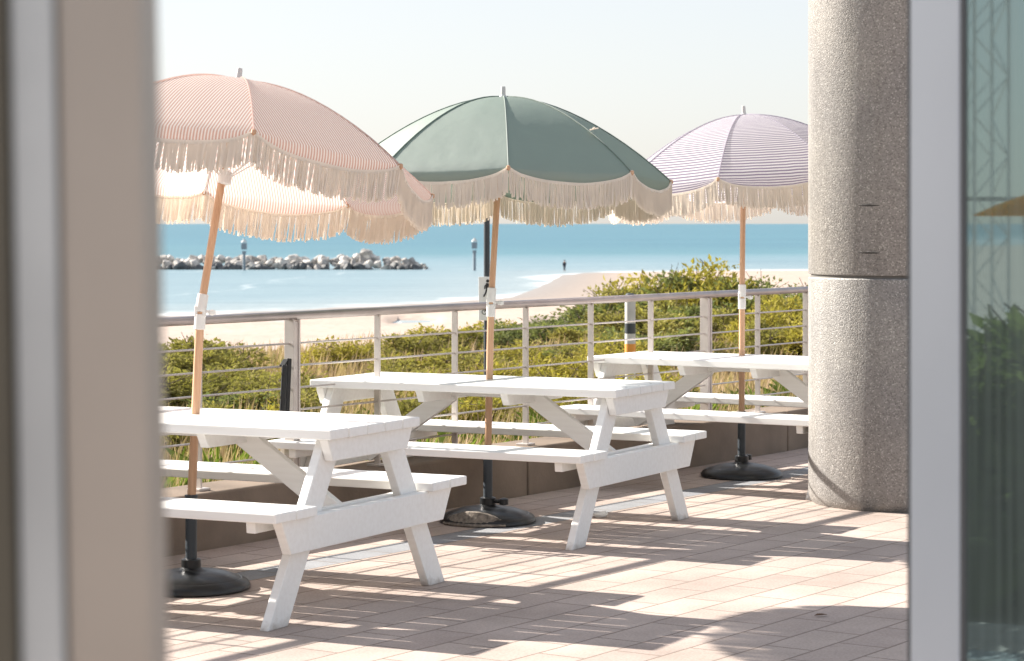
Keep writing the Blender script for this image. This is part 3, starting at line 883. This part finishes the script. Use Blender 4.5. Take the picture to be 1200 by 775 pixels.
# (bearing as x/y slope in 1/2800, distance, height, width, kind)
def at(px, d): return ((px - 600) / 2800 * d, d)
def topz(py, d): return H - (py - 262) * d / 2800
PLAN = []
for px, py, d, w, k in [
    # left: olive mass
    (165, 392, 27, 1.5, 'olive'), (195, 390, 27, 1.5, 'olive'), (225, 388, 28, 1.4, 'olive'), (250, 396, 27, 1.2, 'olive'), (205, 425, 22, 1.3, 'olive'), (175, 430, 21, 1.4, 'olive'), (240, 432, 22, 1.2, 'olive'),
    (270, 428, 24, 1.2, 'olive'), (300, 425, 25, 1.3, 'olive'), (330, 430, 24, 1.2, 'olive'), (285, 450, 20, 1.1, 'green'), (325, 452, 20, 1.1, 'olive'), (360, 442, 22, 1.0, 'olive'),
    # centre left: bright greens in tan grass
    (375, 404, 30, 1.2, 'yellow'), (400, 398, 30, 1.3, 'yellow'), (425, 402, 30, 1.1, 'yellow'), (455, 394, 33, 1.3, 'olive'), (480, 388, 33, 1.3, 'olive'), (505, 384, 34, 1.5, 'yellow'), (530, 380, 34, 1.4, 'olive'),
    (470, 412, 27, 1.2, 'olive'), (500, 408, 27, 1.3, 'yellow'), (535, 405, 27, 1.3, 'olive'), (555, 376, 35, 1.4, 'yellow'), (520, 432, 22, 1.1, 'olive'), (552, 428, 22, 1.1, 'yellow'),
    # centre
    (585, 374, 35, 1.6, 'yellow'), (612, 376, 34, 1.5, 'green'), (640, 366, 36, 1.6, 'green'), (600, 398, 28, 1.3, 'yellow'), (630, 396, 28, 1.3, 'olive'), (660, 372, 34, 1.6, 'green'), (585, 425, 22, 1.0, 'yellow'), (618, 420, 23, 1.1, 'yellow'), (650, 410, 24, 1.2, 'yellow'),
    (685, 356, 37, 1.8, 'green'), (668, 395, 28, 1.4, 'green'), (700, 390, 28, 1.4, 'olive'), (690, 418, 23, 1.1, 'yellow'),
    # right: tall thicket
    (712, 342, 37, 1.8, 'green'), (735, 334, 37, 1.8, 'olive'), (757, 324, 38, 1.9, 'yellow'), (778, 322, 38, 1.8, 'olive'), (800, 316, 38, 1.9, 'green'), (826, 311, 38, 1.9, 'yellow'), (848, 316, 37, 1.8, 'yellow'), (868, 324, 37, 1.8, 'green'), (890, 326, 37, 1.7, 'green'), (908, 336, 36, 1.5, 'olive'),
    (730, 362, 32, 1.6, 'olive'), (758, 356, 32, 1.6, 'green'), (785, 352, 32, 1.7, 'olive'), (812, 348, 33, 1.7, 'green'), (840, 350, 33, 1.6, 'olive'), (866, 354, 32, 1.5, 'olive'), (742, 382, 28, 1.4, 'green'), (770, 380, 28, 1.3, 'green'), (798, 380, 28, 1.2, 'olive'), (720, 398, 25, 1.2, 'yellow'),
    (905, 352, 31, 1.3, 'yellow'), (928, 346, 32, 1.4, 'yellow'), (952, 340, 33, 1.6, 'green'), (890, 372, 28, 1.1, 'olive'), (920, 370, 28, 1.1, 'olive'), (948, 366, 28, 1.3, 'yellow'), (990, 340, 33, 1.8, 'green'), (1030, 336, 33, 1.9, 'olive'), (1075, 335, 33, 1.9, 'green'),
    # the near side of the dune
    (205, 470, 17, .8, 'yellow'), (262, 474, 17, .8, 'olive'), (318, 468, 18, .8, 'yellow'), (560, 452, 18, .8, 'yellow'), (600, 448, 19, .8, 'olive'), (640, 440, 20, .9, 'yellow'), (490, 452, 18, .8, 'olive'), (680, 446, 19, .8, 'yellow'), (760, 430, 20, .9, 'yellow'), (800, 434, 20, .8, 'yellow'),
]:
    x, y = at(px, d); z = ground(x, y)
    bush(x, y, max(.35, topz(py, d) - z + .02), w, k)
for i in range(46):      # the dune carries on to the left, outside the doorway's view but mirrored in the glass door
    a = R(-rb.uniform(17, 75)); d = rb.uniform(14, 46)
    x, y = d * math.sin(a), d * math.cos(a)
    e = -((x - W0.x) * PERP.x + (y - W0.y) * PERP.y)
    if e < 1.6: continue
    bush(x, y, rb.uniform(.6, 1.3), rb.uniform(1.2, 2.2), rb.choice(['green', 'green', 'olive']))

for k_ in range(10):
    a = R(-43.4 + (k_ % 5 - 2) * 4.5); dd = 8.2 + 3.0 * (k_ // 5) + rb.uniform(-.3, .3)
    bush(.55 + dd * math.sin(a), 3 + dd * math.cos(a), (1.38, 1.42)[k_ // 5] * rb.uniform(.95, 1.08), 2.0, 'green', 'tall dark green shrub left of the doorway, mirrored in the glass door', 'tall shrubs mirrored in the glass door')
# leafy plants just beyond the wall
def tuft_mesh(seed, n=90):
    rng = random.Random(seed); b = MB()
    for i in range(n):
        a = rng.uniform(0, 6.283); r0 = rng.uniform(0, .10)
        p = Vector((r0 * math.cos(a), r0 * math.sin(a), 0)); out = Vector((math.cos(a), math.sin(a), 0))
        ln = rng.uniform(.16, .42); k = rng.uniform(.15, .9); w = rng.uniform(.008, .018)
        sd = Vector((-math.sin(a), math.cos(a), 0))
        q1 = p + out * ln * k * .4 + Vector((0, 0, ln * .6)); q2 = p + out * ln * k + Vector((0, 0, ln * (1.0 - .25 * k)))
        b.add([p - sd * w * .6, p + sd * w * .6, q1 + sd * w, q2, q1 - sd * w], [(0, 1, 2, 3, 4)])
    o = b.build('leafy_plant', M['leaf_bright'], smooth='leaf'); me = o.data; bpy.data.objects.remove(o); return me
TM = [tuft_mesh(40 + i, 80 + 14 * i) for i in range(4)]
rp = random.Random(9)
for i in range(120):
    s = rp.uniform(-4.5, 11); e = .40 + rp.random() ** 1.4 * 4.2
    if e < 1.0: e += .45
    p = W0 + ROWDIR * s - PERP * e
    o = link(bpy.data.objects.new('leafy_plant', rp.choice(TM)))
    k = rp.uniform(.7, 1.35); o.location = (p.x, p.y, ground(p.x, p.y) - .02); o.scale = (k * 1.25, k * 1.25, k); o.rotation_euler = (0, 0, rp.uniform(0, 6.28))
    tag(o, 'fresh green strappy plant growing just beyond the low wall', 'plant', 'green plants beyond the low wall')

# dune grass: nobody could count it
def grass(name, mat, n, hmin, hmax, seed, keep):
    rng = random.Random(seed); b = MB(); made = 0
    while made < n:
        d = 11 + 44 * rng.random() ** 1.5
        if rng.random() < .78: x = rng.uniform(-.19, .17) * d; y = d
        else:
            a = R(rng.uniform(-65, 18)); x, y = d * math.sin(a), d * math.cos(a)
        e = -((x - W0.x) * PERP.x + (y - W0.y) * PERP.y)
        if e < .5: continue
        if noise.noise((x * .35, y * .35, seed)) < keep: continue
        z = ground(x, y)
        for k in range(5):
            px = x + rng.gauss(0, .05); py = y + rng.gauss(0, .05); h = rng.uniform(hmin, hmax); a = rng.uniform(0, 6.283)
            lx, ly = rng.gauss(.12, .15) * h, rng.gauss(-.05, .15) * h; w = rng.uniform(.004, .008) * (1 + d / 40)
            cx, cy = math.cos(a) * w, math.sin(a) * w
            b.add([(px - cx, py - cy, z - .03), (px + cx, py + cy, z - .03), (px + lx * .4 + cx * .7, py + ly * .4 + cy * .7, z + h * .6), (px + lx, py + ly, z + h), (px + lx * .4 - cx * .7, py + ly * .4 - cy * .7, z + h * .6)], [(0, 1, 2, 3, 4)])
            made += 1
    o = b.build(name, mat, smooth='leaf'); tag(o, kind='stuff'); return o
tag(grass('dune_grass', M['grass'], 46000, .17, .46, 3, -.19), 'dry tan dune grass covering the slope beyond the railing', 'grass')
tag(grass('green_grass', M['grass_green'], 12000, .12, .34, 8, .10), 'yellow green grass patches on the dune beyond the railing', 'grass')

# ------------------------------------------------------------------ breakwater boulders
def rock_mesh(seed):
    bm = bmesh.new(); bmesh.ops.create_icosphere(bm, subdivisions=3, radius=1)
    rng = random.Random(seed); off = Vector((rng.uniform(0, 50),) * 3)
    planes = [(Vector((rng.gauss(0, 1), rng.gauss(0, 1), rng.gauss(0, 1))).normalized(), rng.uniform(.55, .85)) for i in range(11)]
    for v in bm.verts:
        p = v.co.copy()
        for n_, dd in planes:
            k = p.dot(n_)
            if k > dd: p -= n_ * (k - dd)
        v.co = p * (1 + .08 * noise.noise(p * 2 + off))
    me = bpy.data.meshes.new('boulder'); bm.to_mesh(me); bm.free(); me.materials.append(M[('rock', 'rock_pale', 'rock_dark')[seed % 3]]); return me
RM = [rock_mesh(60 + i) for i in range(6)]
rr = random.Random(21)
for i in range(290):
    row = i % 3 if i < 272 else 2
    u = rr.random(); px = 150 + u * 352
    if i >= 272: px = 428 + rr.gauss(0, 6)
    d = 386 + (0, 2.2, 4.4)[row] + rr.uniform(-.7, .7)
    x = (px - 600) / 2800 * d
    tp = 1.0
    if px > 485: tp = max(.35, (505 - px) / 22)
    bumpk = (1.0 + rr.random() * math.exp(-((px - 428) / 11) ** 2) if i >= 272 else 1.0) + .25 * math.exp(-((px - 240) / 25) ** 2)
    r = rr.uniform(.5, 1.0) * tp
    z = SEA + (.1, .75, 1.35)[row] * tp * bumpk + rr.uniform(-.2, .3)
    o = link(bpy.data.objects.new('boulder', RM[(2 if row == 0 and rr.random() < .85 else rr.randrange(2)) + 3 * rr.randrange(2)]))
    o.location = (x, d, z); o.scale = (r * rr.uniform(.9, 1.5), r, r * rr.uniform(.75, 1.1)); o.rotation_euler = (rr.uniform(-.5, .5), rr.uniform(-.5, .5), rr.uniform(0, 6.28))
    tag(o, 'weathered grey boulder in the breakwater out in the sea', 'boulder', 'boulders of the breakwater')

def beacon(px, py0, py1, d, label):
    x, y = at(px, d); k = d / 2800; z0 = topz(py1, d) - .8; z1 = topz(py0, d)
    t = empty('beacon', (x, y, z0)); tag(t, label, 'marker post', 'marker posts by the breakwater'); h = z1 - z0
    b = MB(); b.tube([(0, 0, 0), (0, 0, h * .62)], .24, 12); b.build('post', M['beacon'], t, smooth=True)
    b = MB(); b.box((0, 0, h * .80), (.85, .85, 1.0)); b.box((0, 0, h * .63), (.6, .6, .5)); b.build('daymark', M['beacon'], t, bevel=.05)
    b = MB(); b.lathe([(.45, h * .90), (.4, h * .94), (.2, h * .96), (.18, h), (.05, h)], 12); b.build('lantern', M['grey_paint'], t, smooth=True)
beacon(286, 280, 318, 380, 'dark marker post rising in front of the breakwater boulders')
beacon(556, 279, 317, 378, 'dark marker post standing alone in the sea right of the breakwater')

# ------------------------------------------------------------------ sign post, marker bollard, strap
d = 20; x, y = at(570.5, d); zg = ground(x, y) - .05
t = empty('sign_post', (x, y, zg)); tag(t, 'slim dark post carrying a small white walking sign beyond the railing', 'sign')
b = MB(); b.tube([(0, 0, 0), (0, 0, 1.72 - zg)], .026, 14); b.lathe([(.027, 1.715 - zg), (.029, 1.72 - zg), (.02, 1.74 - zg), (.004, 1.745 - zg)], 14); b.build('pole', M['dark_metal'], t, smooth=True)
zc = topz(350, d) - zg; b = MB(); b.box((.002, -.033, zc), (.140, .006, .365)); sg = b.build('sign_plate', M['sign_white'], t, bevel=.003)
def disc(b, cx, cz, r, yy=-.0385, n=16):
    vs = [(cx + r * math.cos(2 * math.pi * k / n), yy, cz + r * math.sin(2 * math.pi * k / n)) for k in range(n)]; b.add(vs, [tuple(range(n))])
def stroke(b, pts, w, yy=-.0385):
    for (x0, z0), (x1, z1) in zip(pts, pts[1:]):
        dx, dz = x1 - x0, z1 - z0; l = math.hypot(dx, dz); nx, nz = -dz / l * w / 2, dx / l * w / 2
        b.add([(x0 + nx, yy, z0 + nz), (x0 - nx, yy, z0 - nz), (x1 - nx, yy, z1 - nz), (x1 + nx, yy, z1 + nz)], [(0, 1, 2, 3)])
b = MB(); cx, cz = .004, zc + .085
disc(b, cx + .004, cz + .062, .014)
stroke(b, [(cx + .002, cz + .045), (cx - .002, cz - .002)], .026); 
stroke(b, [(cx, cz + .0), (cx + .016, cz - .032), (cx + .020, cz - .072)], .013, -.0388); stroke(b, [(cx - .003, cz), (cx - .012, cz - .036), (cx - .030, cz - .068)], .013, -.0391)
stroke(b, [(cx + .002, cz + .040), (cx + .024, cz + .016), (cx + .034, cz + .004)], .009, -.0394); stroke(b, [(cx - .002, cz + .040), (cx - .020, cz + .020), (cx - .022, cz - .004)], .009, -.0397)
b.build('walking_figure', M['sign_black'], sg)
b = MB(); cz = zc - .100
for q in (-.024, .024):
    n = 18
    for k in range(n):
        a0, a1 = 2 * math.pi * k / n, 2 * math.pi * (k + 1) / n
        stroke(b, [(q + .004 + .019 * math.cos(a0), cz - .012 + .019 * math.sin(a0)), (q + .004 + .019 * math.cos(a1), cz - .012 + .019 * math.sin(a1))], .006, -.0385 - .0001 * (k % 2))
stroke(b, [(-.020, cz - .012), (-.006, cz + .018), (.020, cz + .018), (.028, cz - .012)], .006, -.0392); stroke(b, [(-.010, cz + .026), (.004, cz - .012), (.020, cz + .018)], .006, -.0396)
disc(b, .010, cz + .055, .011); stroke(b, [(.006, cz + .044), (-.008, cz + .022)], .016, -.0399)
b.build('cycling_figure', M['sign_black'], sg)

d = 21; x, y = at(738.5, d); zg = ground(x, y) - .05; zt = topz(344, d) - zg
t = empty('marker_bollard', (x, y, zg)); tag(t, 'pale grey bollard with a dark band and an orange band beyond the railing', 'bollard')
k = d / 2800
def band(z0, z1, mat, name, r=.047):
    b = MB(); b.lathe([(r, z0), (r, z1)], 20); b.build(name, mat, t, smooth=True)
za, zb, zc_, zd = topz(379, d) - zg, topz(391, d) - zg, topz(403, d) - zg, topz(413, d) - zg
band(0, zd, M['grey_paint'], 'shaft'); band(zd, zc_, M['orange'], 'orange_band', .048); band(zc_, zb, M['grey_paint'], 'shaft'); band(zb, za, M['dark_metal'], 'dark_band', .048); band(za, zt - .05, M['grey_paint'], 'shaft')
b = MB(); b.lathe([(.049, zt - .05), (.049, zt - .02), (.03, zt), (.005, zt + .003)], 20); b.build('cap', M['dark_metal'], t, smooth=True)

# black straps hung by the thick post
pp = W0 + ROWDIR * .795 - PERP * .05
t = empty('hanging_straps', (pp.x, pp.y, 0), ROWANG); tag(t, 'pair of black straps hanging from the railing beside a thick post', 'strap')
b = MB(); b.bar((.075, 0, .875), (.050, -.006, .610), .030, .012, (0, 1, 0)); b.build('strap', M['strap'], t, bevel=.004)
b = MB(); b.bar((.022, -.014, .845), (-.008, -.022, .600), .034, .012, (0, 1, 0)); b.build('strap', M['strap'], t, bevel=.004)
b = MB(); b.bar((.075, .02, .868), (.02, .0, .84), .03, .010); b.build('loop', M['strap'], t, bevel=.003)

# litter on the paving
def G(px, py): dd = H * 2800 / (py - 262); return ((px - 600) / 2800 * dd, dd)
x, y = G(704, 606); bm = bmesh.new(); bmesh.ops.create_icosphere(bm, subdivisions=2, radius=.03)
for v in bm.verts: v.co = Vector((v.co.x * 1.5, v.co.y, v.co.z * .55)) * (1 + .45 * noise.noise(v.co * 60))
me = bpy.data.meshes.new('paper_scrap'); bm.to_mesh(me); bm.free(); me.materials.append(M['paper'])
o = link(bpy.data.objects.new('paper_scrap', me)); o.location = (x, y, .014); tag(o, 'small crumpled white scrap on the paving beside the middle table leg', 'litter')
x, y = G(961, 723); b = MB(); vs = [(-.035, 0, .004), (-.01, .012, .012), (.02, .014, .010), (.045, 0, .005), (.02, -.014, .009), (-.01, -.013, .011), (0, 0, .004)]
b.add(vs, [(0, 6, 1), (1, 6, 2), (2, 6, 3), (3, 6, 4), (4, 6, 5), (5, 6, 0)]); o = b.build('dry_leaf', M['dry_leaf'], loc=(x, y, .003)); o.rotation_euler = (0, 0, .4)
o.scale = (.8, .8, .8)
tag(o, 'small dry brown leaf lying on the shaded paving by the glass door', 'leaf')

# ------------------------------------------------------------------ person on the far beach
def skinned(name, pts, edges, radii, mat, parent=None, sub=2):
    me = bpy.data.meshes.new(name); me.from_pydata(pts, edges, []); o = link(bpy.data.objects.new(name, me))
    o.modifiers.new('skin', 'SKIN'); s = o.modifiers.new('sub', 'SUBSURF'); s.levels = s.render_levels = sub
    for i, r in enumerate(radii): me.skin_vertices[0].data[i].radius = r if hasattr(r, '__len__') else (r, r)
    me.skin_vertices[0].data[0].use_root = True
    dg = bpy.context.evaluated_depsgraph_get(); m2 = bpy.data.meshes.new_from_object(o.evaluated_get(dg)); bpy.data.objects.remove(o)
    m2.materials.clear(); m2.materials.append(mat); m2.polygons.foreach_set('use_smooth', [True] * len(m2.polygons)); m2.name = name
    o = link(bpy.data.objects.new(name, m2)); 
    if parent: o.parent = parent
    return o
BP = [(0, 0, .95), (0, 0, 1.15), (0, .01, 1.38), (0, .01, 1.50), (0, 0, 1.62), (0, 0, 1.70),
      (-.19, 0, 1.40), (-.24, 0, 1.12), (-.22, -.08, .88), (-.22, -.10, .78), (.19, 0, 1.40), (.24, 0, 1.12), (.23, -.06, .88), (.23, -.08, .78),
      (-.10, 0, .88), (-.11, -.04, .48), (-.11, 0, .08), (-.11, -.14, .04), (.10, 0, .88), (.13, .06, .48), (.14, .14, .08), (.14, .02, .04)]
BE = [(0, 1), (1, 2), (2, 3), (3, 4), (4, 5), (2, 6), (6, 7), (7, 8), (8, 9), (2, 10), (10, 11), (11, 12), (12, 13), (0, 14), (14, 15), (15, 16), (16, 17), (0, 18), (18, 19), (19, 20), (20, 21)]
BR = [(.15, .11), (.14, .10), (.16, .11), .055, (.08, .095), (.06, .07), .055, .042, .034, .03, .055, .042, .034, .03, .085, .06, .042, .04, .085, .06, .042, .04]
d = 366; x, y = at(661.5, d)
pr = skinned('person', BP, BE, BR, M['skin']); pr.location = (x, y, SEA + .10 + .0); pr.rotation_euler = (0, 0, R(200))
tag(pr, 'person in dark clothes standing at the water edge of the far beach', 'person')
ci = list(range(0, 4)) + [6, 7, 8, 10, 11, 12, 14, 15, 16, 18, 19, 20]; mp_ = {v: i for i, v in enumerate(ci)}
skinned('clothing', [BP[i] if i != 3 else (0, .01, 1.45) for i in ci], [(mp_[a], mp_[b_]) for a, b_ in BE if a in mp_ and b_ in mp_],
        [tuple(q * 1.18 + .01 for q in (BR[i] if hasattr(BR[i], '__len__') else (BR[i], BR[i]))) if i != 3 else (.07, .07) for i in ci], M['clothes'], pr)
b = MB(); b.lathe([(.02, 1.60), (.10, 1.62), (.112, 1.68), (.09, 1.76), (.03, 1.79)], 14, (0, .02, 0)); b.build('hair', M['hair'], pr, smooth=True)

# ------------------------------------------------------------------ seen mirrored in the glass door: a lattice mast and a yellow parasol on the dune to the left
def mirror_pt(dist, off):
    """a point on the terrace side reached by the bearing the glass door reflects"""
    a = R(-43.3 + off); return (.55 + dist * math.sin(a), 3 + dist * math.cos(a))
x, y = mirror_pt(52, 0); zg = ground(x, y)
t = empty('lattice_mast', (x, y, zg), .3); tag(t, 'pale lattice mast mirrored in the glass door', 'mast')
hm = 16; b = MB()
for sx in (-.42, .42):
    for sy in (-.42, .42): b.tube([(sx, sy, 0), (sx, sy, hm)], .036, 6)
b.build('mast_legs', M['white_plastic'], t)
b = MB(); z = 0; f = 1
while z < hm - 1:
    for sy in (-.42, .42): b.tube([(-.42 * f, sy, z), (.42 * f, sy, z + .9)], .018, 5)
    for sx in (-.42, .42): b.tube([(sx, -.42 * f, z), (sx, .42 * f, z + .9)], .018, 5)
    z += .9; f = -f
b.build('lattice', M['white_plastic'], t)
b = MB(); za = 2.1 - zg; b.bar((-1.1, 0, za), (1.1, 0, za), .12, .10); b.tube([(-1.0, 0, za), (-1.4, 0, .2)], .05, 6); b.tube([(1.0, 0, za), (1.4, 0, .2)], .05, 6); b.build('crossarm', M['grey_paint'], t)
x, y = mirror_pt(40, -1.6); zg = ground(x, y)
t = empty('yellow_parasol', (x, y, zg)); tag(t, 'yellow parasol mirrored in the glass door', 'umbrella')
b = MB(); b.tube([(0, 0, 0), (0, 0, 2.15 - zg)], .025, 10); b.build('pole', M['dark_metal'], t, smooth=True)
b = MB(); zt = 2.1 - zg
b.lathe([(1.25, zt - .42), (1.26, zt - .40), (.85, zt - .22), (.4, zt - .06), (.02, zt)], 8); b.build('canopy', M['yellow'], t)

# ------------------------------------------------------------------ light, sky, camera
EL, AZ = R(27.8), R(61.0)      # sun behind the scene on the left
sd = Vector((-math.sin(AZ) * math.cos(EL), math.cos(AZ) * math.cos(EL), math.sin(EL)))
sl = bpy.data.lights.new('sun', 'SUN'); sl.energy = 4.35; sl.angle = R(.5); sl.color = (1.0, .94, .86)
so = link(bpy.data.objects.new('sun', sl)); so.rotation_mode = 'QUATERNION'; so.rotation_quaternion = sd.to_track_quat('Z', 'Y')
w = bpy.data.worlds.new('World'); scene.world = w; w.use_nodes = True
nt = w.node_tree; nt.nodes.clear()
sk = nt.nodes.new('ShaderNodeTexSky'); sk.sky_type = 'NISHITA'; sk.sun_disc = False; sk.sun_elevation = EL; sk.sun_rotation = -AZ
sk.air_density = 1.0; sk.dust_density = 1.2; sk.ozone_density = 1.5; sk.altitude = 5
bg = nt.nodes.new('ShaderNodeBackground'); bg.inputs['Strength'].default_value = .158
wo = nt.nodes.new('ShaderNodeOutputWorld'); hs = nt.nodes.new('ShaderNodeHueSaturation'); hs.inputs['Saturation'].default_value = .85; nt.links.new(sk.outputs[0], hs.inputs['Color']); gm = nt.nodes.new('ShaderNodeGamma'); gm.inputs['Gamma'].default_value = .38; nt.links.new(hs.outputs[0], gm.inputs[0]); nt.links.new(mix(nt, gm.outputs[0], (.985, .982, 1.008), 1.0, 'MULTIPLY'), bg.inputs[0]); nt.links.new(bg.outputs[0], wo.inputs[0])

cd = bpy.data.cameras.new('camera'); cam = link(bpy.data.objects.new('camera', cd))
cam.location = (0, 0, H); cam.rotation_euler = (R(90), 0, 0)
cd.sensor_fit = 'HORIZONTAL'; cd.sensor_width = 36; cd.lens = 84; cd.shift_y = -125.5 / 1200
cd.clip_start = .05; cd.clip_end = 60000
cd.dof.use_dof = True; cd.dof.focus_distance = 11.3; cd.dof.aperture_fstop = 8.8; cd.dof.aperture_blades = 0
scene.camera = cam
scene.view_settings.view_transform = 'Standard'; scene.view_settings.look = 'None'
scene.view_settings.exposure = 1.7; scene.view_settings.gamma = 1; scene.view_settings.use_curve_mapping = False
scene.render.engine = 'CYCLES'
